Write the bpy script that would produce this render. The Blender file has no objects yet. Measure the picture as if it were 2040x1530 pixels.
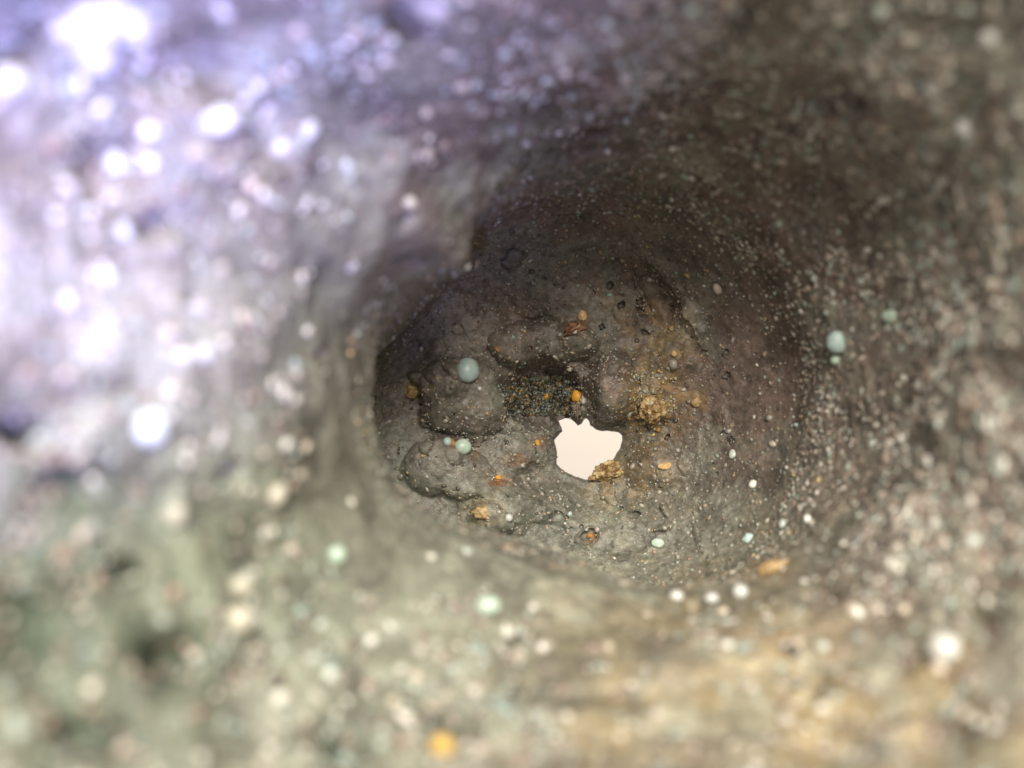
import bpy, math, random
import numpy as np
from mathutils import Vector, Matrix, Euler

# ------------------------------------------------------------------ camera, world, lamps, exposure
random.seed(7)
rng = np.random.default_rng(11)
scene = bpy.context.scene
scene.unit_settings.scale_length = 0.01           # one unit is one centimetre
FPX, CX, CY, ZC = 2187.0, 1020.0, 765.0, 11.0     # focal length in photo pixels, image centre, camera height

cam_d = bpy.data.cameras.new("camera")
cam = bpy.data.objects.new("camera", cam_d)
scene.collection.objects.link(cam)
cam.location = (0, 0, ZC)
cam_d.sensor_width = 36.0
cam_d.lens = 36.0 * FPX / 2040.0
cam_d.clip_start, cam_d.clip_end = 0.02, 500
cam_d.dof.use_dof = True
cam_d.dof.focus_distance = 3.98
cam_d.dof.aperture_fstop = 0.41
scene.camera = cam

world = bpy.data.worlds.new("World")
scene.world = world
world.use_nodes = True
bg = world.node_tree.nodes["Background"]
bg.inputs[0].default_value = (1.0, 0.93, 0.83, 1)
bg.inputs[1].default_value = 0.48

def lamp(name, loc, target, shape, size, power, color):
    d = bpy.data.lights.new(name, 'AREA')
    d.shape, d.size, d.energy, d.color = shape, size, power, color
    o = bpy.data.objects.new(name, d)
    scene.collection.objects.link(o)
    o.location = loc
    o.rotation_euler = (Vector(target) - Vector(loc)).to_track_quat('-Z', 'Y').to_euler()
    return o

lamp("window_light", (1.0, 8.5, 23.0), (0, 0, 8.0), 'SQUARE', 8.0, 6300, (1.0, 0.93, 0.82))
led_d = bpy.data.lights.new("phone_led", 'SPOT')         # cool lamp beside the lens, aimed at the upper left rim
led_d.energy, led_d.color, led_d.shadow_soft_size = 690, (0.42, 0.40, 1.0), 0.06
led_d.spot_size, led_d.spot_blend = math.radians(76), 1.0
led = bpy.data.objects.new("phone_led", led_d); scene.collection.objects.link(led)
led.location = (-0.25, -0.42, ZC - 0.3)
led.rotation_euler = (Vector((-0.95, 0.95, ZC - 1.9)) - led.location).to_track_quat('-Z', 'Y').to_euler()

scene.view_settings.view_transform = 'Standard'
scene.view_settings.look = 'None'
scene.view_settings.exposure = 0.25
scene.view_settings.gamma = 1.0
scene.view_settings.use_curve_mapping = False
scene.render.engine = 'CYCLES'

# ------------------------------------------------------------------ helpers
def P(px, py, d):
    """a point at depth d along the camera axis, seen at photo pixel px, py"""
    return np.stack([(px - CX) / FPX * d, (CY - py) / FPX * d, ZC - d], -1)

def smooth(a, b, x):
    t = np.clip((x - a) / (b - a), 0, 1)
    return t * t * (3 - 2 * t)

def hash3(ix, iy, iz, seed):
    n = (ix.astype(np.int64) * 374761393 + iy.astype(np.int64) * 668265263 + iz.astype(np.int64) * 2147483647 + seed * 974634777) & 0xFFFFFFFF
    n = ((n ^ (n >> 13)) * 1274126177) & 0xFFFFFFFF
    n = ((n ^ (n >> 16)) * 2246822519) & 0xFFFFFFFF
    return ((n ^ (n >> 15)) & 0xFFFFFF) / float(0xFFFFFF) * 2 - 1

def vnoise(p, seed=0):
    i = np.floor(p); f = p - i; i = i.astype(np.int64)
    u = f * f * f * (f * (f * 6 - 15) + 10)
    r = 0
    for dx in (0, 1):
        wx = u[:, 0] if dx else 1 - u[:, 0]
        for dy in (0, 1):
            wy = u[:, 1] if dy else 1 - u[:, 1]
            for dz in (0, 1):
                wz = u[:, 2] if dz else 1 - u[:, 2]
                r = r + wx * wy * wz * hash3(i[:, 0] + dx, i[:, 1] + dy, i[:, 2] + dz, seed)
    return r

ROT = np.array(Euler((0.7, 0.5, 0.9)).to_matrix())
def fbm(p, scale, octaves, seed=0, gain=0.5):
    r = np.zeros(len(p)); a = 1.0; q = p * scale
    for o in range(octaves):
        r += a * vnoise(q, seed + o); a *= gain; q = (q @ ROT.T) * 2.03 + 3.1
    return r

def new_mesh(name, verts, faces, smooth_shade=True):
    """faces: numpy array (n, 3) or (n, 4)"""
    me = bpy.data.meshes.new(name)
    k = faces.shape[1]
    me.vertices.add(len(verts)); me.vertices.foreach_set("co", np.ascontiguousarray(verts, dtype=np.float32).ravel())
    me.loops.add(faces.size); me.loops.foreach_set("vertex_index", np.ascontiguousarray(faces, dtype=np.int32).ravel())
    me.polygons.add(len(faces)); me.polygons.foreach_set("loop_start", np.arange(0, faces.size, k, dtype=np.int32))
    me.polygons.foreach_set("use_smooth", np.full(len(faces), smooth_shade, dtype=bool))
    me.update(calc_edges=True)
    return me

def set_color(me, name, rgb):
    a = me.color_attributes.new(name, 'FLOAT_COLOR', 'POINT')
    c = np.ones((len(rgb), 4), dtype=np.float32); c[:, :3] = rgb
    a.data.foreach_set("color", c.ravel())

def link(name, me, mat, loc=(0, 0, 0), parent=None):
    o = bpy.data.objects.new(name, me)
    scene.collection.objects.link(o)
    if mat is not None and not me.materials: me.materials.append(mat)
    o.location = loc
    if parent is not None: o.parent = parent
    return o

def tag(o, label=None, cat=None, group=None, kind=None):
    if label: o["label"] = label
    if cat: o["category"] = cat
    if group: o["group"] = group
    if kind: o["kind"] = kind
    return o

# ------------------------------------------------------------------ materials
def mat_new(name):
    m = bpy.data.materials.new(name); m.use_nodes = True
    nt = m.node_tree; b = nt.nodes["Principled BSDF"]
    return m, nt, b

def node(nt, t, **kw):
    n = nt.nodes.new(t)
    for k, v in kw.items(): setattr(n, k, v)
    return n

def stone_material():
    m, nt, b = mat_new("stone"); L = nt.links.new
    tc = node(nt, 'ShaderNodeTexCoord')
    col = node(nt, 'ShaderNodeAttribute', attribute_name="Col")
    n1 = node(nt, 'ShaderNodeTexNoise'); n1.inputs['Scale'].default_value = 55; n1.inputs['Detail'].default_value = 8; n1.inputs['Roughness'].default_value = 0.72
    L(tc.outputs['Object'], n1.inputs['Vector'])
    r1 = node(nt, 'ShaderNodeMapRange'); r1.inputs[1].default_value = 0.3; r1.inputs[2].default_value = 0.72; r1.inputs[3].default_value = 0.5; r1.inputs[4].default_value = 1.5
    L(n1.outputs['Fac'], r1.inputs[0])
    vo = node(nt, 'ShaderNodeTexVoronoi'); vo.inputs['Scale'].default_value = 120
    L(tc.outputs['Object'], vo.inputs['Vector'])
    sep = node(nt, 'ShaderNodeSeparateColor'); L(vo.outputs['Color'], sep.inputs[0])
    r2 = node(nt, 'ShaderNodeMapRange'); r2.inputs[1].default_value = 0.84; r2.inputs[2].default_value = 1.0; r2.inputs[3].default_value = 0.0; r2.inputs[4].default_value = 0.5
    L(sep.outputs[0], r2.inputs[0])
    r3 = node(nt, 'ShaderNodeMapRange'); r3.inputs[1].default_value = 0.0; r3.inputs[2].default_value = 0.5; r3.inputs[3].default_value = 1.0; r3.inputs[4].default_value = 0.0
    L(vo.outputs['Distance'], r3.inputs[0])
    fl = node(nt, 'ShaderNodeMath', operation='MULTIPLY'); L(r2.outputs[0], fl.inputs[0]); L(r3.outputs[0], fl.inputs[1])
    mul = node(nt, 'ShaderNodeMix', data_type='RGBA', blend_type='MULTIPLY'); mul.inputs[0].default_value = 1
    L(col.outputs['Color'], mul.inputs[6]); L(r1.outputs[0], mul.inputs[7])
    hue = node(nt, 'ShaderNodeMix', data_type='RGBA')                       # colour of the tiny flecks, pale to green
    hue.inputs[6].default_value = (0.46, 0.44, 0.38, 1); hue.inputs[7].default_value = (0.36, 0.42, 0.37, 1)
    L(sep.outputs[1], hue.inputs[0])
    mix = node(nt, 'ShaderNodeMix', data_type='RGBA'); L(fl.outputs[0], mix.inputs[0]); L(mul.outputs[2], mix.inputs[6]); L(hue.outputs[2], mix.inputs[7])
    L(mix.outputs[2], b.inputs['Base Color'])
    rr = node(nt, 'ShaderNodeMapRange'); rr.inputs[1].default_value = 0.3; rr.inputs[2].default_value = 0.7; rr.inputs[3].default_value = 0.52; rr.inputs[4].default_value = 0.25
    L(n1.outputs['Fac'], rr.inputs[0]); L(rr.outputs[0], b.inputs['Roughness'])
    n2 = node(nt, 'ShaderNodeTexNoise'); n2.inputs['Scale'].default_value = 140; n2.inputs['Detail'].default_value = 6; n2.inputs['Roughness'].default_value = 0.7
    L(tc.outputs['Object'], n2.inputs['Vector'])
    add = node(nt, 'ShaderNodeMath', operation='MULTIPLY_ADD'); add.inputs[1].default_value = 0.35
    L(fl.outputs[0], add.inputs[0]); L(n2.outputs['Fac'], add.inputs[2])
    bu = node(nt, 'ShaderNodeBump'); bu.inputs['Strength'].default_value = 0.32; bu.inputs['Distance'].default_value = 0.012
    L(add.outputs[0], bu.inputs['Height']); L(bu.outputs[0], b.inputs['Normal'])
    return m

def grain_material(name, attr=True, palette=None, rough=0.3):
    m, nt, b = mat_new(name); L = nt.links.new
    if attr:
        a = node(nt, 'ShaderNodeAttribute', attribute_name="Col"); L(a.outputs['Color'], b.inputs['Base Color'])
    else:
        oi = node(nt, 'ShaderNodeObjectInfo'); cr = node(nt, 'ShaderNodeValToRGB')
        cr.color_ramp.interpolation = 'CONSTANT'
        e = cr.color_ramp.elements
        for i in range(len(palette) - 2): e.new(0.5)
        for i, c in enumerate(palette):
            e[i].position = i / len(palette); e[i].color = (*c, 1)
        L(oi.outputs['Random'], cr.inputs[0]); L(cr.outputs[0], b.inputs['Base Color'])
    b.inputs['Roughness'].default_value = rough
    b.inputs['Specular IOR Level'].default_value = 0.6
    return m

def plain(name, color, rough=0.4, dark=None, scale=40, bump=0.4, dist=0.01, trans=0.0, sss=0.0, contrast=(0.35, 0.65)):
    """mottled mineral: two colours by noise, fine relief"""
    m, nt, b = mat_new(name); L = nt.links.new
    tc = node(nt, 'ShaderNodeTexCoord'); n = node(nt, 'ShaderNodeTexNoise')
    n.inputs['Scale'].default_value = scale; n.inputs['Detail'].default_value = 6; n.inputs['Roughness'].default_value = 0.65
    L(tc.outputs['Object'], n.inputs['Vector'])
    cr = node(nt, 'ShaderNodeValToRGB'); e = cr.color_ramp.elements
    e[0].position, e[1].position = contrast
    d = dark or tuple(c * 0.75 for c in color)
    e[0].color, e[1].color = (*d, 1), (*color, 1)
    L(n.outputs['Fac'], cr.inputs[0]); L(cr.outputs[0], b.inputs['Base Color'])
    bu = node(nt, 'ShaderNodeBump'); bu.inputs['Strength'].default_value = bump; bu.inputs['Distance'].default_value = dist
    L(n.outputs['Fac'], bu.inputs['Height']); L(bu.outputs[0], b.inputs['Normal'])
    b.inputs['Roughness'].default_value = rough
    b.inputs['Transmission Weight'].default_value = trans
    if sss:
        b.inputs['Subsurface Weight'].default_value = sss; b.inputs['Subsurface Scale'].default_value = 0.02
        b.inputs['Subsurface Radius'].default_value = (1, 1, 1)
    return m

M = {}
M['stone'] = stone_material()
M['grain_mix'] = grain_material("grain_mix", True, rough=0.28)
M['grain'] = grain_material("pale_grain", False, [(0.60, 0.59, 0.52), (0.52, 0.56, 0.51), (0.70, 0.69, 0.63), (0.56, 0.48, 0.38), (0.44, 0.48, 0.44), (0.46, 0.40, 0.32)], 0.3)
M['bead_blue'] = plain("blue_green_bead", (0.46, 0.56, 0.53), 0.4, (0.34, 0.45, 0.42), 30, 0.08, 0.004, 0, 0.25)
M['bead_green'] = plain("pale_green_bead", (0.52, 0.63, 0.52), 0.35, (0.38, 0.50, 0.40), 30, 0.1, 0.004, 0, 0.25)
M['bead_pale'] = plain("pale_blue_bead", (0.64, 0.71, 0.70), 0.35, (0.55, 0.62, 0.61), 30, 0.1, 0.004)
M['white'] = plain("white_mineral", (0.58, 0.59, 0.55), 0.25, (0.48, 0.48, 0.45), 25, 0.2, 0.01)
M['cream'] = plain("cream_mineral", (0.50, 0.48, 0.40), 0.35, (0.42, 0.39, 0.31), 30, 0.25, 0.008)
M['yellow'] = plain("yellow_mineral", (0.56, 0.38, 0.10), 0.5, (0.44, 0.27, 0.06), 30, 0.2, 0.01)
M['darkglass'] = plain("dark_glittering_mineral", (0.26, 0.20, 0.15), 0.12, (0.08, 0.06, 0.045), 60, 0.8, 0.012)
M['orange'] = plain("orange_mineral", (0.74, 0.37, 0.03), 0.5, (0.5, 0.23, 0.02), 60, 0.4, 0.006)
M['rust'] = plain("rust_orange_mineral", (0.46, 0.22, 0.06), 0.5, (0.2, 0.09, 0.03), 70, 0.5, 0.006)
M['tan'] = plain("tan_mineral", (0.46, 0.33, 0.16), 0.42, (0.24, 0.15, 0.06), 45, 0.5, 0.01)
M['ochre'] = plain("ochre_crust", (0.58, 0.45, 0.22), 0.32, (0.16, 0.075, 0.018), 42, 0.6, 0.015, contrast=(0.40, 0.60))
M['amber'] = plain("amber_crystal", (0.85, 0.62, 0.34), 0.1, (0.66, 0.38, 0.13), 40, 0.4, 0.01, 0.1)
M['copper'] = plain("copper_brown_glass", (0.42, 0.22, 0.11), 0.06, (0.16, 0.07, 0.03), 40, 0.6, 0.01, 0.3)
M['paper'] = plain("white_paper", (0.94, 0.87, 0.81), 0.9, (0.92, 0.85, 0.79), 3, 0.05, 0.01)

# ------------------------------------------------------------------ the backdrop behind the through hole
g = 24
gx, gy = np.meshgrid(np.linspace(-45, 45, g), np.linspace(-45, 45, g), indexing='ij')
gz = -8 + 0.02 * np.sin(gx * 0.3) * np.cos(gy * 0.23)
gi = np.arange(g * g).reshape(g, g)
bf = np.stack([gi[:-1, :-1], gi[1:, :-1], gi[1:, 1:], gi[:-1, 1:]], -1).reshape(-1, 4)
backdrop = link("backdrop", new_mesh("backdrop", np.stack([gx, gy, gz], -1).reshape(-1, 3), bf), M['paper'])
tag(backdrop, "plain cream white sheet seen bright through the ragged hole", "backdrop", kind="structure")

# ------------------------------------------------------------------ the stone: closed rings from rim through the hole and round the outside
NT = 900
TH = np.linspace(0, 2 * np.pi, NT, endpoint=False)
DEG = np.degrees(TH)
A12 = np.arange(0, 360, 30.0)

def periodic(angles, vals):
    """smooth periodic interpolation of sparse angle samples"""
    a = np.asarray(angles, float); v = np.asarray(vals, float)
    aa = np.concatenate([a - 360, a, a + 360]); vv = np.concatenate([v, v, v])
    i = np.searchsorted(aa, DEG, side='right') - 1
    h = aa[i + 1] - aa[i]; t = (DEG - aa[i]) / h
    def slope(k):
        s0 = (vv[k] - vv[k - 1]) / (aa[k] - aa[k - 1]); s1 = (vv[k + 1] - vv[k]) / (aa[k + 1] - aa[k])
        return np.where(s0 * s1 > 0, 2 * s0 * s1 / (s0 + s1 + 1e-12 * np.sign(s0 + s1 + 1e-20)), 0)
    m0, m1 = slope(i) * h, slope(i + 1) * h
    return vv[i] * (2 * t**3 - 3 * t**2 + 1) + m0 * (t**3 - 2 * t**2 + t) + vv[i + 1] * (-2 * t**3 + 3 * t**2) + m1 * (t**3 - t**2)

def ring(r, d, c=(1170, 800), angles=A12):
    rr = periodic(angles, r) if np.ndim(r) else np.full(NT, float(r))
    dd = periodic(angles if np.ndim(r) and len(np.atleast_1d(d)) == len(angles) else A12, d) if np.ndim(d) else np.full(NT, float(d))
    return P(c[0] + rr * np.cos(TH), c[1] - rr * np.sin(TH), dd)

def wring(r, d, cx=0.1, cy=0.0, wob=0.12, s=1):
    q = np.stack([np.cos(TH), np.sin(TH), np.full(NT, s * 1.7)], -1)
    rr = r * (1 + wob * fbm(q, 1.3, 3, 40 + s))
    return np.stack([cx + rr * np.cos(TH), cy + rr * np.sin(TH), np.full(NT, ZC - d)], -1)

rA = np.array([870, 1000, 950, 800, 920, 1350, 1170, 1350, 850, 730, 840, 1000.])
dA = np.array([2.4, 2.4, 2.4, 2.35, 2.15, 1.95, 1.95, 1.85, 2.15, 2.25, 2.2, 2.2])
rB = np.array([600, 640, 600, 560, 640, 850, 780, 800, 560, 500, 560, 660.])
dB = np.array([3.12, 3.15, 3.15, 3.05, 2.65, 2.25, 2.22, 2.25, 2.5, 2.58, 2.6, 2.75])
lipA = [0, 30, 60, 90, 108, 123, 132, 141, 152, 165, 180, 191, 202, 217, 232, 255, 275, 290, 305, 318, 338]
lipR = [450, 450, 435, 425, 415, 403, 352, 376, 402, 430, 450, 438, 421, 386, 338, 315, 350, 398, 430, 455, 455]
lipD = [3.5, 3.5, 3.52, 3.5, 3.45, 3.36, 3.32, 3.34, 3.34, 3.32, 3.28, 3.28, 3.27, 3.25, 3.25, 3.25, 3.28, 3.32, 3.38, 3.42, 3.48]
undR = [425, 420, 405, 405, 420, 425, 375, 362, 388, 425, 500, 490, 475, 440, 392, 365, 395, 430, 440, 445, 435]
undD = [3.6, 3.6, 3.62, 3.62, 3.62, 3.6, 3.54, 3.54, 3.54, 3.54, 3.55, 3.55, 3.55, 3.53, 3.53, 3.53, 3.53, 3.53, 3.54, 3.56, 3.58]
rE = np.array([290, 300, 315, 330, 350, 360, 430, 470, 390, 345, 360, 330.])
dE = np.array([3.84, 3.84, 3.84, 3.84, 3.86, 3.88, 3.88, 3.87, 3.84, 3.78, 3.76, 3.8])
rF = np.array([170, 175, 185, 200, 210, 225, 235, 215, 190, 190, 200, 185.])
hole_px = np.array([(1241, 868), (1235, 861), (1219, 858), (1201.5, 857.5), (1188, 854.5), (1176, 847), (1173, 837), (1168, 832.5), (1163, 835),
    (1157.5, 843), (1150.6, 847), (1145, 841), (1137, 834), (1125, 832), (1112, 837), (1118, 851), (1119, 857), (1113, 865), (1103, 876),
    (1105.5, 888), (1108, 901.5), (1110, 912), (1107, 914), (1108, 925), (1117, 935), (1137, 947), (1156, 953.5), (1176, 958),
    (1192, 954), (1206, 940), (1220, 919), (1231, 903.5), (1240, 882)])
hc = (1172, 893)
ha = np.degrees(np.arctan2(hc[1] - hole_px[:, 1], hole_px[:, 0] - hc[0])) % 360
hr = np.hypot(hole_px[:, 0] - hc[0], hole_px[:, 1] - hc[1])
o = np.argsort(ha); ha, hr = ha[o], hr[o]
holeR = np.interp(DEG, np.r_[ha[-1] - 360, ha, ha[0] + 360], np.r_[hr[-1], hr, hr[0]])
holeR = holeR + 0.8 * fbm(np.stack([np.cos(TH), np.sin(TH), 0 * TH], -1), 9.0, 4, 5)

def hring(f, d, add=0):
    r = holeR * f + add
    return P(hc[0] + r * np.cos(TH), hc[1] - r * np.sin(TH), np.full(NT, d))

rings = [
    (ring(rA * 1.3, dA - 0.3), 36),
    (ring(rA, dA), 100),
    (ring(rB, dB), 120),
    (ring(lipR, lipD, angles=lipA), 40),
    (ring(undR, undD, angles=lipA), 44),
    (ring(rE, dE), 110),
    (ring(rF, 3.99, (1171, 840)), 70),
    (hring(1.25, 4.06, 10), 26),
    (hring(1.0, 4.10), 8),
    (hring(1.12, 4.2, 4), 8),
    (wring(0.55, 4.7, 0.25, -0.25, 0.08, 1), 10),
    (wring(1.7, 4.95, 0.1, 0, 0.06, 2), 12),
    (wring(2.7, 4.4, 0.1, 0, 0.06, 3), 12),
    (wring(3.0, 3.2, 0.1, 0, 0.06, 4), 12),
    (wring(2.35, 2.1, 0.1, 0, 0.06, 5), 14),
]
K = len(rings)
rows, seg = [], []
for k in range(K):
    p0, p1, p2, p3 = (rings[(k + j - 1) % K][0] for j in range(4))
    n = rings[k][1]
    # centripetal-ish Hermite with limited tangents so that unequal spacing does not overshoot
    l01 = np.linalg.norm(p1 - p0, axis=1, keepdims=True); l12 = np.linalg.norm(p2 - p1, axis=1, keepdims=True); l23 = np.linalg.norm(p3 - p2, axis=1, keepdims=True)
    m1 = ((p1 - p0) / l01 * l12 + (p2 - p1) / l12 * l01) / (l01 + l12) * l12
    m2 = ((p2 - p1) / l12 * l23 + (p3 - p2) / l23 * l12) / (l12 + l23) * l12
    for i in range(n):
        t = i / n
        rows.append(p1 * (2 * t**3 - 3 * t**2 + 1) + m1 * (t**3 - 2 * t**2 + t) + p2 * (-2 * t**3 + 3 * t**2) + m2 * (t**3 - t**2))
        seg.append(k + t)
V = np.array(rows)                    # rows x NT x 3
seg = np.array(seg)
NR = len(rows)
del rows

def pix(V):
    d = ZC - V[..., 2]
    return CX + V[..., 0] / d * FPX, CY - V[..., 1] / d * FPX, d

def normals(V):
    du = np.roll(V, -1, 0) - np.roll(V, 1, 0)
    dv = np.roll(V, -1, 1) - np.roll(V, 1, 1)
    n = np.cross(dv, du)
    n /= np.linalg.norm(n, axis=-1, keepdims=True) + 1e-12
    return n

def toward_camera(V, h):
    d = ZC - V[..., 2:3]
    ray = np.array([0, 0, ZC]) - V
    return V + ray / d * h[..., None]

SG = seg[:, None] * np.ones((1, NT))
px, py, dd = pix(V)

# --- lumps, hollows and ledges of the cavity floor (photo pixel centre, radii, tilt, height, edge sharpness)
w_floor = smooth(4.3, 5.2, SG) * (1 - smooth(7.2, 7.95, SG)) * (SG < 8)
wob = np.stack([px.ravel() / 60, py.ravel() / 60, np.zeros(px.size)], -1)
wx = (fbm(wob, 1.0, 3, 71)).reshape(px.shape) * 12
wy = (fbm(wob, 1.0, 3, 72)).reshape(px.shape) * 12
H = np.zeros_like(px)
FL = slice(int(np.searchsorted(seg, 4.25)), int(np.searchsorted(seg, 8.0)))
def lump(cx, cy, rx, ry, h, ang=0, sharp=1.0):
    global H
    c, s = math.cos(math.radians(ang)), math.sin(math.radians(ang))
    x, y = (px + wx)[FL] - cx, (py + wy)[FL] - cy
    u, v = (x * c + y * s) / rx, (-x * s + y * c) / ry
    r = np.sqrt(u * u + v * v)
    H[FL] += h * np.clip(1 - r ** (2 * sharp), 0, 1) ** (0.8 if sharp > 1 else 1.3)
lump(925, 795, 98, 84, 0.13, 20, 1.35)          # rounded nodule that carries the bead
lump(945, 665, 125, 95, 0.07, 30)
lump(880, 735, 70, 80, 0.05)
lump(900, 935, 95, 62, 0.07, 10, 1.3)
lump(985, 1010, 110, 60, 0.05, 20)
lump(975, 1038, 48, 34, 0.06, 10, 1.8)
lump(1088, 785, 84, 74, -0.15, 0, 2.0)         # hollow with the gritty crust
lump(1085, 682, 115, 44, 0.10, -8, 1.8)        # its upper brow
lump(1216, 770, 46, 68, 0.16, -12, 1.6)        # upright nodule beside the hollow
lump(1200, 670, 110, 62, 0.06, 10)
lump(1150, 610, 150, 60, 0.05, 15)
lump(1298, 800, 44, 62, 0.06, -20, 1.2)
lump(1345, 690, 50, 110, 0.06, 20)
lump(1300, 930, 80, 50, 0.05, 10)
lump(1050, 905, 52, 40, 0.035)
lump(1060, 1000, 130, 50, 0.05, 15)
lump(1330, 620, 26, 130, -0.06, -30)           # crease between floor and wall
lump(1250, 1040, 140, 60, 0.04)
lump(1175, 1066, 17, 15, -0.04, 0, 1.2)        # small pocket
lump(1175, 1066, 26, 24, 0.02, 0, 1.2)
for i in range(60):                            # many small swellings
    a, r = random.uniform(0, 6.283), random.uniform(90, 400)
    lump(1165 + r * math.cos(a), 830 + r * math.sin(a) * 0.85, random.uniform(10, 34), random.uniform(10, 30), random.uniform(-0.018, 0.026), random.uniform(0, 180), random.choice([1.0, 1.4]))
for i in range(40):                            # pin-prick pores
    a, r = random.uniform(0, 6.283), random.uniform(80, 330)
    lump(1165 + r * math.cos(a), 820 + r * math.sin(a) * 0.85, random.uniform(2.5, 5.5), random.uniform(2.5, 4.5), -random.uniform(0.012, 0.025), random.uniform(0, 180), 1.2)
for (x, y) in [(1208, 565), (1275, 605), (1240, 610), (1180, 575), (1210, 640), (1335, 610), (1290, 660), (1310, 705), (955, 995), (965, 992), (1225, 1015), (1275, 1020), (950, 875), (963, 868), (938, 880), (1095, 560), (1080, 700), (1030, 692)]:
    lump(x, y, 4.5, 3.5, -0.028, random.uniform(0, 90), 1.3)
V = toward_camera(V, H * w_floor)

# --- ledge that overhangs the upper wall, ridges, and pits in the blurred rim
px, py, dd = pix(V)
front = (SG < 3.6)
ledge = np.array([(925, 575), (945, 500), (965, 430), (1010, 365), (1080, 290), (1190, 245), (1310, 185), (1430, 90), (1520, -40)], float)
best = np.full(px.shape, 1e9); side = np.zeros(px.shape)
for a, b in zip(ledge[:-1], ledge[1:]):
    e = b - a; t = np.clip(((px - a[0]) * e[0] + (py - a[1]) * e[1]) / (e @ e), 0, 1)
    qx, qy = px - a[0] - t * e[0], py - a[1] - t * e[1]
    dist = np.hypot(qx, qy); cr = e[0] * qy - e[1] * qx
    m = dist < best
    best = np.where(m, dist, best); side = np.where(m, np.sign(cr), side)
sd = best * -side + 14 * fbm(np.stack([px.ravel() / 90, py.ravel() / 90, 0 * px.ravel()], -1), 1, 3, 33).reshape(px.shape)
hl = np.where(sd > 0, 0.13 * smooth(-2, 26, sd) * np.exp(-np.clip(sd, 0, None) / 170), -0.05 * np.exp(-(sd / 40) ** 2))
hl *= front * smooth(4.0, 3.2, SG)
V = toward_camera(V, hl)
pits = [(322, 442, 34, 30, .09), (832, 48, 36, 34, .12), (1600, 1352, 34, 34, .10), (940, 1437, 34, 30, .08), (120, 968, 60, 46, .06), (335, 1310, 60, 44, .06),
        (2015, 755, 60, 50, .04), (1665, 212, 80, 26, .08), (390, 135, 95, 55, .08), (458, 937, 20, 20, .06), (20, 868, 60, 45, .1), (60, 1270, 90, 100, .04),
        (240, 1150, 50, 30, .06), (180, 1470, 80, 45, .04), (640, 708, 14, 14, .05), (798, 430, 12, 12, .05), (1040, 1265, 26, 20, .05), (700, 1480, 60, 50, .06),
        (1380, 1200, 14, 12, .04), (540, 260, 40, 70, .05), (30, 60, 60, 70, .10), (1920, 1235, 50, 24, .05), (1860, 1470, 60, 40, .06), (1930, 200, 40, 50, .05),
        (1500, 690, 30, 80, .03), (1640, 1180, 50, 20, .05), (210, 330, 50, 60, .05)]
dig = np.zeros(px.shape)
for (x, y, rx, ry, h) in pits:
    r = np.hypot((px - x) / rx, (py - y) / ry)
    k = np.exp(-((r / 1.15) ** 4)) * front
    dig += h * k
Np = normals(V)
if Np[int(np.searchsorted(seg, 5.5))].mean(0)[2] < 0: Np = -Np
V = V - Np * dig[..., None]

# --- natural roughness along the surface normal
N = normals(V)
F = V.reshape(-1, 3)
px, py, dd = pix(V)
w_in = (smooth(8.0, 7.3, SG) * (SG < 8.2))                         # keeps the hole outline crisp
w_out = (SG >= 10).astype(float)
lumpy = fbm(F, 2.2, 4, 3).reshape(px.shape)
mid = fbm(F, 9.0, 4, 13).reshape(px.shape)
fine = fbm(F, 42.0, 4, 23, 0.6).reshape(px.shape)
outer = smooth(3.0, 1.2, SG) * (SG < 8)
streak = fbm(np.stack([np.cos(TH)[None] * 2.2 + 0 * SG, np.sin(TH)[None] * 2.2 + 0 * SG, SG * 7.0], -1).reshape(-1, 3), 1.0, 4, 91).reshape(px.shape) * smooth(3.4, 2.7, SG) * smooth(0.2, 1.0, SG)
amp = w_in * (0.015 + 0.022 * outer) + 0.16 * w_out
disp = streak * 0.006 + lumpy * amp + mid * (w_in * (0.0045 + 0.002 * smooth(4.2, 5.2, SG) + 0.004 * outer) + 0.04 * w_out) + fine * (w_in * (0.0021 + 0.001 * outer) + 0.004 * w_out)
V = V + N * disp[..., None]
N = normals(V)
px, py, dd = pix(V)
F = V.reshape(-1, 3)

# --- mineral colours: stains, rust patches, greenish and tan zones, with some shade painted in
_bl = {}
def blotch(scale, seed, a, b):
    if (scale, seed) not in _bl: _bl[(scale, seed)] = fbm(F, scale, 3, seed).reshape(px.shape)
    return smooth(a, b, _bl[(scale, seed)])[..., None]
base = np.array([0.155, 0.139, 0.117]); brown = np.array([0.140, 0.100, 0.083]); green = np.array([0.160, 0.170, 0.138])
tan = np.array([0.31, 0.24, 0.125]); pale = np.array([0.30, 0.305, 0.24]); ggrey = np.array([0.20, 0.225, 0.165]); dark = np.array([0.095, 0.085, 0.075]); dgreen = np.array([0.085, 0.105, 0.075])
C = np.ones(V.shape) * base
def mixc(C, col, w): return C * (1 - w) + col * w
g_ = lambda x, y, rx, ry: np.exp(-(((px - x) / rx) ** 2 + ((py - y) / ry) ** 2))[..., None]
C = mixc(C, brown, np.clip(g_(1350, 480, 440, 310) * 1.4 + 0.8 * g_(1500, 800, 230, 240) + 0.2 * blotch(3, 60, -.1, .5), 0, 0.9))  # iron brown of the stone, deepened to paint the upper right wall's shade
C = mixc(C, green, 0.5 * blotch(4.5, 61, -0.05, 0.45))
C = mixc(C, green, np.clip(g_(1350, 1080, 260, 130), 0, 0.6))
C = mixc(C, tan, np.clip(g_(1600, 1520, 560, 330) * (0.45 + 0.8 * blotch(5, 62, -.2, .4)), 0, 0.9))
C = mixc(C, pale, np.clip((SG < 2.6)[..., None] * 0.62 * (1 - 0.65 * smooth(1300, 1650, px) * smooth(1200, 900, py))[..., None] * blotch(6, 63, -0.1, 0.5), 0, 1))
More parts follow.
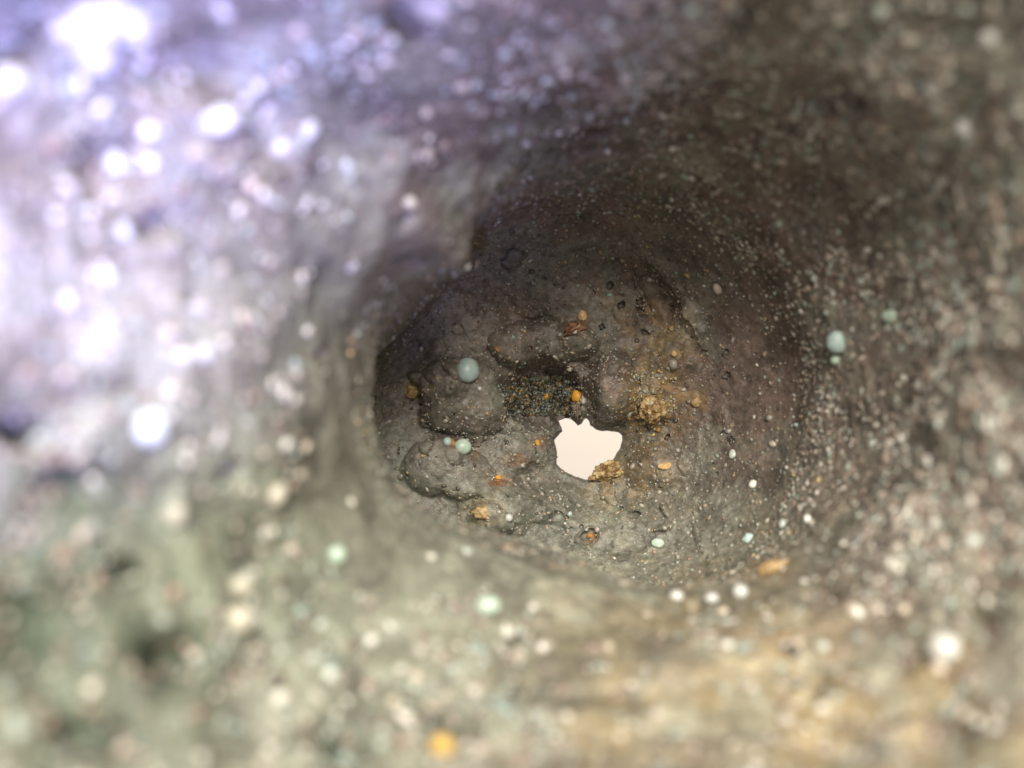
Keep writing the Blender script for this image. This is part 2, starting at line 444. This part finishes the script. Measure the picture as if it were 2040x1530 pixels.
C = mixc(C, pale, np.clip(g_(260, 1150, 420, 420) * 1.3 * blotch(5.5, 64, -0.2, .25), 0, 0.85) * (SG < 3)[..., None])
C = mixc(C, dgreen, np.clip(g_(130, 1270, 330, 380) * 1.5 * blotch(4.5, 65, -0.1, .2), 0, 0.92))
C = mixc(C, pale, np.clip(g_(2010, 380, 230, 520) * (0.35 + 0.6 * blotch(14, 67, -.3, .4)), 0, 0.8) * (SG < 3)[..., None])
C = mixc(C, ggrey, np.clip(g_(350, 1300, 600, 380), 0, 0.6))
C = mixc(C, dark, 0.4 * blotch(11, 66, 0.25, 0.6))
for (x, y, rx, ry) in [(85, 1270, 115, 150), (335, 1312, 90, 60), (115, 966, 70, 50), (20, 875, 50, 36), (200, 1470, 110, 50), (690, 1490, 50, 45), (250, 1150, 60, 26)]:      # dark green lichen, also painting shade into the rim pits
    C = mixc(C, np.array([0.055, 0.075, 0.05]), np.clip(g_(x, y, rx, ry) * (0.7 + 0.6 * blotch(9, 81, -.4, .3)), 0, .9) * (SG < 3)[..., None])
rust = np.array([0.23, 0.105, 0.045]); ochre = np.array([0.36, 0.235, 0.09])
for (x, y, rx, ry, s) in [(995, 962, 20, 10, .8), (1028, 915, 26, 10, .7), (905, 885, 9, 10, .8), (945, 900, 10, 14, .5), (1145, 650, 24, 16, .6), (1180, 1070, 14, 12, .7), (1075, 880, 18, 14, .4)]:
    C = mixc(C, rust, np.clip(g_(x, y, rx, ry) * s * (0.5 + blotch(40, 70, -.2, .3)), 0, .9))
for (x, y, rx, ry, s) in [(1298, 810, 55, 70, .75), (1290, 620, 90, 50, .25), (1385, 800, 22, 20, .6), (1250, 960, 90, 50, .35), (830, 780, 26, 18, .4), (1540, 1130, 40, 20, .7), (1560, 1290, 130, 90, .3), (1320, 700, 60, 60, .35), (960, 1020, 40, 30, .3)]:
    C = mixc(C, ochre, np.clip(g_(x, y, rx, ry) * s * (0.4 + blotch(25, 71, -.2, .3)), 0, .9))
C = np.clip(C * (1 + 0.2 * streak[..., None] + 0.28 * mid[..., None] + 0.22 * fine[..., None]), 0.02, 0.8)

ZB = ZC - 5.1
idx = np.arange(NR * NT).reshape(NR, NT)
i2, j2 = np.roll(idx, -1, 0), np.roll(idx, -1, 1)
faces = np.stack([idx, i2, np.roll(i2, -1, 1), j2], -1).reshape(-1, 4)
# make sure the faces look outwards (the floor looks at the camera)
fr = int(np.searchsorted(seg, 5.5))
e1 = V[fr + 1, 5] - V[fr, 5]; e2 = V[fr, 6] - V[fr, 5]
if np.cross(e1, e2)[2] < 0: faces = faces[:, ::-1]
if N[fr].mean(0)[2] < 0: N = -N
stone_me = new_mesh("stone", V.reshape(-1, 3) - [0, 0, ZB], faces)
set_color(stone_me, "Col", C.reshape(-1, 3))
stone = link("stone", stone_me, M['stone'], (0, 0, ZB))
tag(stone, "grey brown speckled stone with a deep funnel cavity and a ragged hole through it", "stone")

# ------------------------------------------------------------------ which points of the stone the photograph sees, and where its surface lies at a pixel
SX, SY, SD = px.ravel(), py.ravel(), dd.ravel()
SN = N.reshape(-1, 3)
SSEG = SG.ravel()
cand = np.nonzero((SX > -150) & (SX < 2190) & (SY > -150) & (SY < 1680) & (SSEG < 8))[0]
B = 8
bx_, by_ = ((SX[cand] + 160) // B).astype(int), ((SY[cand] + 160) // B).astype(int)
ZBUF = np.full((320, 260), 1e9)
np.minimum.at(ZBUF, (bx_, by_), SD[cand])
seen = cand[SD[cand] < ZBUF[bx_, by_] + 0.12]

def surf(x, y, rad=7):
    m = np.abs(SX[seen] - x) + np.abs(SY[seen] - y) < rad
    while not m.any():
        rad *= 1.6; m = np.abs(SX[seen] - x) + np.abs(SY[seen] - y) < rad
    k = seen[m]; k = k[SD[k] < SD[k].min() + 0.06]
    n = SN[k].mean(0); n /= np.linalg.norm(n)
    return F[k].mean(0), n, float(SD[k].mean())

# ------------------------------------------------------------------ shapes for grains
def ico(sub):
    import bmesh
    bm = bmesh.new(); bmesh.ops.create_icosphere(bm, subdivisions=sub, radius=1.0)
    v = np.array([q.co[:] for q in bm.verts]); f = np.array([[q.index for q in t.verts] for t in bm.faces]); bm.free()
    return v, f
ICO = {s: ico(s) for s in (1, 2, 3, 4, 5)}

def shape(name, kind, sub=3, seed=0, scale=(1, 1, 1)):
    """bead: almost round; crumb: lumpy; crystal: cut by flat faces; crust: ragged and knobbly"""
    v, f = ICO[sub]; v = v.copy(); r = np.ones(len(v)); flat = False
    q = v + seed * 3.7
    if kind == 'bead': r = 1 + 0.035 * fbm(q, 1.6, 2, seed)
    if kind == 'grain': r = 1 + 0.20 * fbm(q, 1.4, 2, seed)
    if kind == 'crumb': r = 1 + 0.30 * fbm(q, 1.5, 4, seed, 0.6)
    if kind == 'crust':
        r = 1 + 0.42 * fbm(q, 1.7, 5, seed, 0.72) + 0.16 * np.abs(fbm(q, 5.0, 3, seed + 9))
    if kind == 'crystal':
        gen = np.random.default_rng(seed)
        pl = gen.normal(size=(13, 3)); pl /= np.linalg.norm(pl, axis=1, keepdims=True)
        h = gen.uniform(0.62, 0.95, 13); dt = v @ pl.T
        r = np.minimum(1.0, np.where(dt > 0.05, h / np.maximum(dt, 0.05), 9).min(1)); flat = True
    me = new_mesh(name, v * r[:, None] * np.array(scale), f, not flat)
    return me

def orient(n, spin):
    return (Vector(n).to_track_quat('Z', 'Y').to_matrix() @ Matrix.Rotation(spin, 3, 'Z')).to_euler()

def put(name, label, cat, x, y, rx, ry, mat, kind='grain', sub=3, seed=0, sink=0.35, flat=0.8, spin=None, group=None, camface=True):
    """a thing lodged on the stone at a photo pixel; rx, ry are its half sizes in photo pixels there"""
    p, n, d = surf(x, y)
    u = d / FPX
    sx, sy = rx * u, ry * u
    sz = flat * min(sx, sy)
    me = shape(name, kind, sub, seed, (sx, sy, sz))
    if camface:
        v = (np.array([0, 0, ZC]) - p); v /= np.linalg.norm(v); nn = v * 0.7 + n * 0.3; nn /= np.linalg.norm(nn)
    else: nn = n; v = n
    c = p + nn * sz * (1 - 2 * sink)
    if camface:
        # keep the long axis of the thing along the picture's horizontal turned by spin
        a = math.radians(spin or 0); ax = np.array([math.cos(a), math.sin(a), 0]); ax -= nn * (ax @ nn); ax /= np.linalg.norm(ax)
        ay = np.cross(nn, ax); rot = Matrix((ax, ay, nn)).transposed().to_euler()
    else: rot = orient(nn, spin or 0)
    ob = link(name, me, M[mat], tuple(c))
    ob.rotation_euler = rot
    return tag(ob, label, cat, group)

# ------------------------------------------------------------------ things lodged in the cavity, in focus
put("bead", "large smooth blue-green bead set in the rounded nodule left of the hollow", "bead", 930, 739, 23, 25, 'bead_blue', 'bead', 4, 1, 0.4, 0.9)
put("bead", "pale green bead half buried under the overhang, left of the through hole", "bead", 921, 890, 17, 16, 'bead_green', 'bead', 4, 2, 0.3, 0.9)
put("bead", "tiny pale bead beside the orange crumb at the overhang", "bead", 891, 880, 9, 9, 'bead_blue', 'bead', 3, 3, 0.25, 0.9)
put("crumb", "red-orange crumb wedged between the two pale beads at the overhang", "crumb", 901, 883, 6, 9, 'rust', 'crumb', 3, 4, 0.2, 0.8)
put("bead", "tiny white bead just below the large blue-green bead", "bead", 955, 774, 5, 5, 'white', 'bead', 3, 5, 0.15, 0.95)
put("crumb", "tan crumb on the far left wall of the cavity", "crumb", 821, 780, 14, 13, 'tan', 'crumb', 4, 6, 0.3, 0.8, 20)
put("crystal", "bright yellow-orange crystal above the through hole", "crystal", 1151, 790, 12, 14, 'orange', 'crystal', 4, 7, 0.15, 0.8, 10)
put("crumb", "pale yellow crumb stuck to the right of the bright orange crystal", "crumb", 1162, 798, 6, 10, 'cream', 'crumb', 3, 8, 0.25, 0.7, 20)
put("grain", "small cream grain at the top edge of the gritty hollow", "grain", 1135, 733, 6, 6, 'cream', 'grain', 3, 9, 0.2, 0.9)
put("grain", "small orange grain in the middle of the gritty hollow", "grain", 1088, 789, 6, 6, 'orange', 'crumb', 3, 10, 0.2, 0.8)
put("crumb", "dark glittering crumb hanging over the top of the through hole", "crumb", 1150, 820, 10, 15, 'darkglass', 'crust', 4, 11, 0.25, 0.8)
put("crust_lump", "ragged ochre crust lump overhanging the lower right edge of the through hole", "crust", 1212, 940, 31, 19, 'ochre', 'crumb', 5, 12, 0.25, 0.9, 8)
put("crust_lump", "knobbly ochre crust lump right of the upright nodule", "crust", 1298, 813, 24, 24, 'ochre', 'crumb', 5, 13, 0.3, 0.8, 30)
put("bead", "shiny yellowish bead on the knobbly ochre crust lump", "bead", 1301, 806, 12, 12, 'cream', 'bead', 4, 14, 0.0, 0.95)
put("crumb", "small ochre crumb at the left end of the knobbly crust lump", "crumb", 1270, 826, 9, 7, 'ochre', 'crumb', 3, 15, 0.2, 0.8)
put("crystal", "honey coloured crystal lying right of the ragged ochre lump", "crystal", 1325, 928, 14, 8, 'amber', 'crystal', 4, 16, 0.15, 0.8, 8)
put("crumb", "honey yellow rounded crumb high on the back of the cavity floor", "crumb", 1160, 628, 9, 11, 'amber', 'grain', 4, 17, 0.2, 0.8)
put("glass_splinter", "copper brown glassy splinter cluster below the honey yellow crumb", "splinter", 1146, 655, 20, 10, 'copper', 'crust', 4, 18, 0.3, 0.7, 25)
put("crystal", "tiny clear bright crystal at the tip of the copper brown splinter", "crystal", 1147, 661, 6, 4, 'white', 'crystal', 3, 19, 0.0, 0.8, 20)
put("grain", "ochre yellow grain on the red-brown stain below left of the hole", "grain", 993, 951, 6, 5, 'orange', 'crumb', 3, 20, 0.2, 0.8)
put("grain", "small orange grain left of the through hole", "grain", 1072, 882, 5, 5, 'orange', 'crumb', 3, 21, 0.2, 0.8)
put("grain", "small orange grain at the left foot of the knobbly crust lump", "grain", 1252, 831, 4, 5, 'orange', 'crumb', 3, 22, 0.15, 0.8)
put("grain", "dull orange grain below the knobbly ochre crust lump", "grain", 1312, 856, 5, 5, 'rust', 'crumb', 3, 23, 0.2, 0.8)
put("grain", "round peach coloured grain on the right side of the floor", "grain", 1343, 704, 6, 6, 'amber', 'bead', 3, 24, 0.15, 0.9)
put("grain", "narrow orange flake right above the large blue-green bead", "flake", 991, 696, 7, 4, 'rust', 'crumb', 3, 25, 0.2, 0.6, -40)
put("crumb", "soft tan crumb on the right wall level with the crust lump", "crumb", 1386, 801, 11, 9, 'tan', 'crumb', 3, 26, 0.3, 0.7)
put("bead", "white glinting bead at the lower left knob near the lip", "bead", 1012, 1032, 8, 8, 'white', 'bead', 3, 27, 0.2, 0.9)
put("crumb", "pale tan crumb on the lower left knob near the lip", "crumb", 960, 1022, 20, 12, 'tan', 'crumb', 4, 28, 0.4, 0.6, -15)
put("grain", "orange grain inside the small round pocket below the hole", "grain", 1176, 1068, 6, 5, 'rust', 'crumb', 3, 29, 0.2, 0.8)
put("grain", "pale green grain low on the wall below the honey crystal", "grain", 1310, 1082, 13, 9, 'bead_green', 'grain', 3, 30, 0.3, 0.7)
put("grain", "small dark tan grain in the upper part of the right floor", "grain", 1338, 655, 6, 6, 'tan', 'crumb', 3, 31, 0.2, 0.8)
put("bead", "tiny cream bead at the tip of the sharp upper ledge", "bead", 932, 533, 6, 7, 'cream', 'bead', 3, 32, 0.1, 0.95)

# ------------------------------------------------------------------ things on the blurred walls and rim
put("bead", "large teal bead on the right wall", "bead", 1669, 681, 21, 23, 'bead_blue', 'bead', 4, 40, 0.25, 0.9)
put("bead", "small pale bead touching the large teal bead on the right wall", "bead", 1666, 716, 10, 10, 'bead_green', 'bead', 3, 41, 0.2, 0.9)
put("grain", "pale grey three-cornered grain above the teal bead on the right wall", "grain", 1778, 628, 19, 15, 'bead_green', 'crystal', 3, 42, 0.3, 0.6)
put("bead", "pale upright bead left of the cavity lip, lower left", "bead", 550, 986, 17, 25, 'cream', 'bead', 3, 43, 0.25, 0.9, -20)
put("bead", "round mint white bead below the lip, lower left", "bead", 669, 1107, 17, 17, 'bead_green', 'bead', 3, 44, 0.2, 0.9)
put("bead", "wide pale mint bead at the bottom, left of centre", "bead", 972, 1208, 24, 18, 'bead_green', 'bead', 3, 45, 0.2, 0.9)
put("bead", "big white bead with a bright middle at the lower right", "bead", 1885, 1296, 31, 30, 'white', 'bead', 4, 46, 0.15, 0.95)
put("bead", "leftmost of three small white beads in a row under the cavity", "bead", 1348, 1190, 14, 12, 'white', 'bead', 3, 47, 0.2, 0.9)
put("bead", "middle one of three small white beads in a row under the cavity", "bead", 1418, 1193, 14, 11, 'white', 'bead', 3, 48, 0.2, 0.9)
put("bead", "rightmost and roundest of three small white beads in a row under the cavity", "bead", 1476, 1182, 15, 15, 'white', 'bead', 3, 49, 0.2, 0.9)
put("crumb", "orange-brown lens shaped crumb on the wall right below the cavity", "crumb", 1537, 1132, 30, 15, 'tan', 'grain', 3, 50, 0.3, 0.7, 15)
put("bead", "yellow-orange bead at the bottom edge of the picture", "bead", 880, 1490, 25, 24, 'yellow', 'bead', 3, 51, 0.2, 0.9)
put("bead", "large pale blue bead on the left wall, half way down", "bead", 298, 852, 32, 36, 'bead_pale', 'bead', 3, 52, 0.3, 0.8)
put("bead", "bright pale blue bead on the left wall above the large pale blue one", "bead", 408, 702, 15, 18, 'white', 'bead', 3, 53, 0.2, 0.9)
put("bead", "grey-white bead on the blue lit wall up left of the ledge tip", "bead", 815, 404, 13, 13, 'cream', 'bead', 3, 54, 0.2, 0.9)
put("bead", "cream bead on the upper ledge, top centre", "bead", 1247, 154, 13, 14, 'cream', 'bead', 3, 55, 0.2, 0.9)
put("bead", "round white bead in the upper right corner", "bead", 1970, 77, 17, 17, 'white', 'bead', 3, 56, 0.2, 0.9)
put("bead", "oval white bead at the upper right, below the round corner bead", "bead", 1922, 256, 14, 18, 'white', 'bead', 3, 57, 0.2, 0.9, 20)
put("grain", "teal grain on the lower right wall above the orange-brown crumb", "grain", 1490, 1073, 12, 9, 'bead_blue', 'grain', 3, 58, 0.3, 0.7, 30)
put("chunk", "large cream-white chunk cut by the top edge beside a dark pit", "mineral chunk", 875, 8, 48, 34, 'cream', 'grain', 4, 59, 0.25, 0.8)
put("chunk", "largest white chunk, glaring in the upper left corner", "mineral chunk", 190, 45, 62, 46, 'white', 'crumb', 4, 60, 0.3, 0.7, 20)
put("chunk", "white chunk just right of the largest one in the upper left corner", "mineral chunk", 268, 55, 30, 34, 'white', 'crumb', 4, 67, 0.3, 0.7)
put("chunk", "white chunk just below the largest one in the upper left corner", "mineral chunk", 190, 112, 44, 30, 'white', 'crumb', 4, 68, 0.3, 0.7, -15)
put("bead", "bright white double bead in the blue glare, left of top centre", "bead", 440, 240, 34, 28, 'white', 'grain', 3, 61, 0.2, 0.9, 30)
put("bead", "slim bright white bead right of the double one in the blue glare", "bead", 615, 258, 14, 22, 'white', 'bead', 3, 62, 0.15, 0.9, -25)
put("bead", "bright white bead at the left edge of the blue glare", "bead", 20, 160, 28, 28, 'white', 'bead', 3, 63, 0.2, 0.9)
put("bead", "lower of two warm white beads one above the other at lower left", "bead", 476, 1234, 30, 28, 'cream', 'bead', 3, 64, 0.25, 0.85)
put("bead", "upper of two warm white beads one above the other at lower left", "bead", 480, 1166, 22, 22, 'cream', 'bead', 3, 65, 0.25, 0.85)
put("bead", "oval cream bead near the left, between the blue bead and the two stacked ones", "bead", 350, 1026, 19, 24, 'cream', 'bead', 3, 66, 0.2, 0.9, -20)

# ------------------------------------------------------------------ grains grown into the stone: its parts
PAL_PROTO = [shape("grain", 'grain', 2, 100 + k) for k in range(5)] + [shape("grain", 'bead', 2, 110 + k) for k in range(2)]
for me in PAL_PROTO: me.materials.append(M['grain'])
du = np.linalg.norm(np.roll(V, -1, 0) - V, axis=-1); dv = np.linalg.norm(np.roll(V, -1, 1) - V, axis=-1)
AREA = (du * dv).ravel()

bright = [(590, 60), (560, 150), (515, 172), (620, 98), (295, 262), (205, 215), (155, 170), (230, 325), (300, 325), (500, 370), (710, 65), (780, 80), (445, 25), (120, 60), (690, 330), (700, 530), (215, 550), (612, 660),
          (340, 780), (245, 460), (180, 420), (850, 225), (920, 170), (850, 305), (1050, 88), (1225, 80), (1090, 160), (1210, 300), (1340, 295), (1760, 255), (1860, 180), (1880, 360), (1985, 510), (1905, 570),
          (1850, 600), (1980, 570), (1715, 560), (1755, 400), (1290, 1225), (1440, 1220), (1450, 1285), (1640, 1290), (1590, 1280), (1010, 1260), (1080, 1290), (1210, 1290), (620, 1315), (660, 1345),
          (800, 1335), (830, 1350), (785, 1400), (560, 1390), (735, 1275), (640, 1245), (860, 1110), (1710, 1220), (1800, 1215), (1870, 1330), (1640, 1410), (1920, 1420), (1500, 1370), (1235, 1470), (1075, 1420),
          (1090, 1440), (1940, 1080), (1960, 1130), (1870, 845), (1800, 875), (1850, 920), (1990, 940), (1560, 1045), (1610, 1035), (1700, 1215), (570, 885), (610, 890), (540, 1060), (700, 1000), (930, 1100), (1430, 575), (1500, 965), (1540, 885), (1460, 905)]
w = AREA[seen] * (SSEG[seen] < 3.2) * (0.3 + smooth(900, 1500, SX[seen]) * smooth(1350, 1000, SY[seen]) + 1.0 * smooth(1000, 600, SX[seen] + SY[seen] * 0.6)) * (1 - 0.8 * smooth(1.6, 2.5, SSEG[seen])) * (SX[seen] > 0) * (SX[seen] < 2040) * (SY[seen] > 0) * (SY[seen] < 1530)
extra = rng.choice(len(seen), 215, replace=False, p=w / w.sum())
spots = [(x, y, random.uniform(0.7, 1.1)) for x, y in bright] + [(SX[seen[k]], SY[seen[k]], random.uniform(0.25, 0.6)) for k in extra]
for (x, y, s) in spots[:295]:
    p, n, d = surf(x, y)
    rr = s * (10 + 6.5 * max(0, 3.2 - d)) * d / FPX
    ob = bpy.data.objects.new("grain", random.choice(PAL_PROTO))
    scene.collection.objects.link(ob)
    ob.parent = stone
    ob.scale = (rr * random.uniform(0.8, 1.25), rr * random.uniform(0.7, 1.1), rr * random.uniform(0.5, 0.9))
    ob.rotation_euler = orient(n, random.uniform(0, 6.28))
    ob.location = tuple(p + n * rr * 0.15 - np.array([0, 0, ZB]))

# finer grains and sand: too many to pick apart, one mesh each
def scatter(name, keys, size, colors, flatten=(0.35, 0.8), lift=0.1, jitter=0.3):
    v0, f0 = ICO[1]; n = len(keys)
    nn = SN[keys]; t = np.cross(nn, rng.normal(size=(n, 3))); t /= np.linalg.norm(t, axis=1, keepdims=True); b = np.cross(nn, t)
    sx = size * rng.uniform(0.75, 1.3, n); sy = size * rng.uniform(0.6, 1.1, n); sz = size * rng.uniform(*flatten, n)
    vv = v0[None] * (1 + jitter * rng.uniform(-1, 1, (n, len(v0), 1)))
    vert = (F[keys] + nn * (sz * lift)[:, None])[:, None, :] + vv[..., 0:1] * (t * sx[:, None])[:, None] + vv[..., 1:2] * (b * sy[:, None])[:, None] + vv[..., 2:3] * (nn * sz[:, None])[:, None]
    fc = (f0[None] + (np.arange(n) * len(v0))[:, None, None]).reshape(-1, 3)
    me = new_mesh(name, vert.reshape(-1, 3) - [0, 0, ZB], fc)
    set_color(me, "Col", np.repeat(colors, len(v0), 0))
    ob = link(name, me, M['grain_mix'], parent=stone)
    return tag(ob, kind="stuff")

def pick(n, weight):
    w = AREA[seen] * weight; w = w / w.sum()
    return seen[rng.choice(len(seen), n, replace=False, p=w)]

def colours(n, pal, probs):
    pal = np.array(pal); c = pal[rng.choice(len(pal), n, p=probs)]
    return np.clip(c * rng.uniform(0.75, 1.2, (n, 1)), 0, 0.9)

pal = [(0.42, 0.37, 0.31), (0.64, 0.61, 0.54), (0.36, 0.40, 0.35), (0.27, 0.20, 0.16), (0.30, 0.38, 0.35), (0.10, 0.08, 0.07)]
wall = (SSEG[seen] < 4.0).astype(float)
right = smooth(900, 1500, SX[seen]) * smooth(1250, 950, SY[seen])
bare = 1 - 0.85 * smooth(1.6, 2.5, SSEG[seen]) * (1 - right)
clump = 0.25 + smooth(-0.35, 0.5, fbm(F[seen], 7.0, 3, 77))
k = pick(14000, wall * (0.13 + right) * bare * clump)
scatter("wall_grains", k, (0.0050 + 0.0030 * smooth(2.6, 1.2, SSEG[k])) * np.clip(rng.lognormal(-0.15, 0.55, len(k)), 0.35, 2.6), colours(len(k), pal, [.30, .11, .15, .30, .02, .12]), (0.25, 0.55))
k = pick(1700, (SSEG[seen] < 2.3) * (1 - 0.85 * right) * (0.3 + smooth(-0.3, 0.4, fbm(F[seen], 5.0, 3, 79))))
scatter("rim_grains", k, 0.0085 * np.clip(rng.lognormal(0, 0.5, len(k)), 0.4, 2.4), 0.85 * colours(len(k), pal, [.32, .16, .24, .14, .04, .10]), (0.4, 0.8))
flo = ((SSEG[seen] > 2.6) & (SSEG[seen] < 7.9)).astype(float)
k = pick(7000, flo)
fp = [(0.34, 0.31, 0.26), (0.52, 0.49, 0.43), (0.25, 0.28, 0.24), (0.28, 0.21, 0.15), (0.34, 0.42, 0.38), (0.09, 0.08, 0.065), (0.45, 0.33, 0.16)]
scatter("floor_sand", k, 0.0042 * rng.lognormal(0, 0.42, len(k)), colours(len(k), fp, [.30, .03, .2, .24, .01, .19, .03]))
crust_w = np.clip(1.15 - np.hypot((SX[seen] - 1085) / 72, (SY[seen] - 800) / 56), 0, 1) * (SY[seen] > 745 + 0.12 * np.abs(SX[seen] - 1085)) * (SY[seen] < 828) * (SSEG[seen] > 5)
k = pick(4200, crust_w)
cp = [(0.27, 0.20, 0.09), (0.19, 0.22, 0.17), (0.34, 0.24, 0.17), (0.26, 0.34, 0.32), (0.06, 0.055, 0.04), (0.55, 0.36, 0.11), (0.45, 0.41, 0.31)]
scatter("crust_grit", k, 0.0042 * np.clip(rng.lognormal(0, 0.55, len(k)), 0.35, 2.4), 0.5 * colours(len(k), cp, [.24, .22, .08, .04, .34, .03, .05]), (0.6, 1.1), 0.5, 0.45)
ow = np.exp(-((SX[seen] - 1302) / 30) ** 2 - ((SY[seen] - 800) / 42) ** 2) * (SSEG[seen] > 5)
k = pick(240, ow)
scatter("ochre_grit", k, 0.0046 * np.clip(rng.lognormal(0, 0.45, len(k)), 0.4, 1.9), colours(len(k), [(0.42, 0.36, 0.15), (0.34, 0.20, 0.07), (0.60, 0.52, 0.34), (0.30, 0.28, 0.2)], [.35, .25, .2, .2]), (0.6, 1.1), 0.4, 0.45)
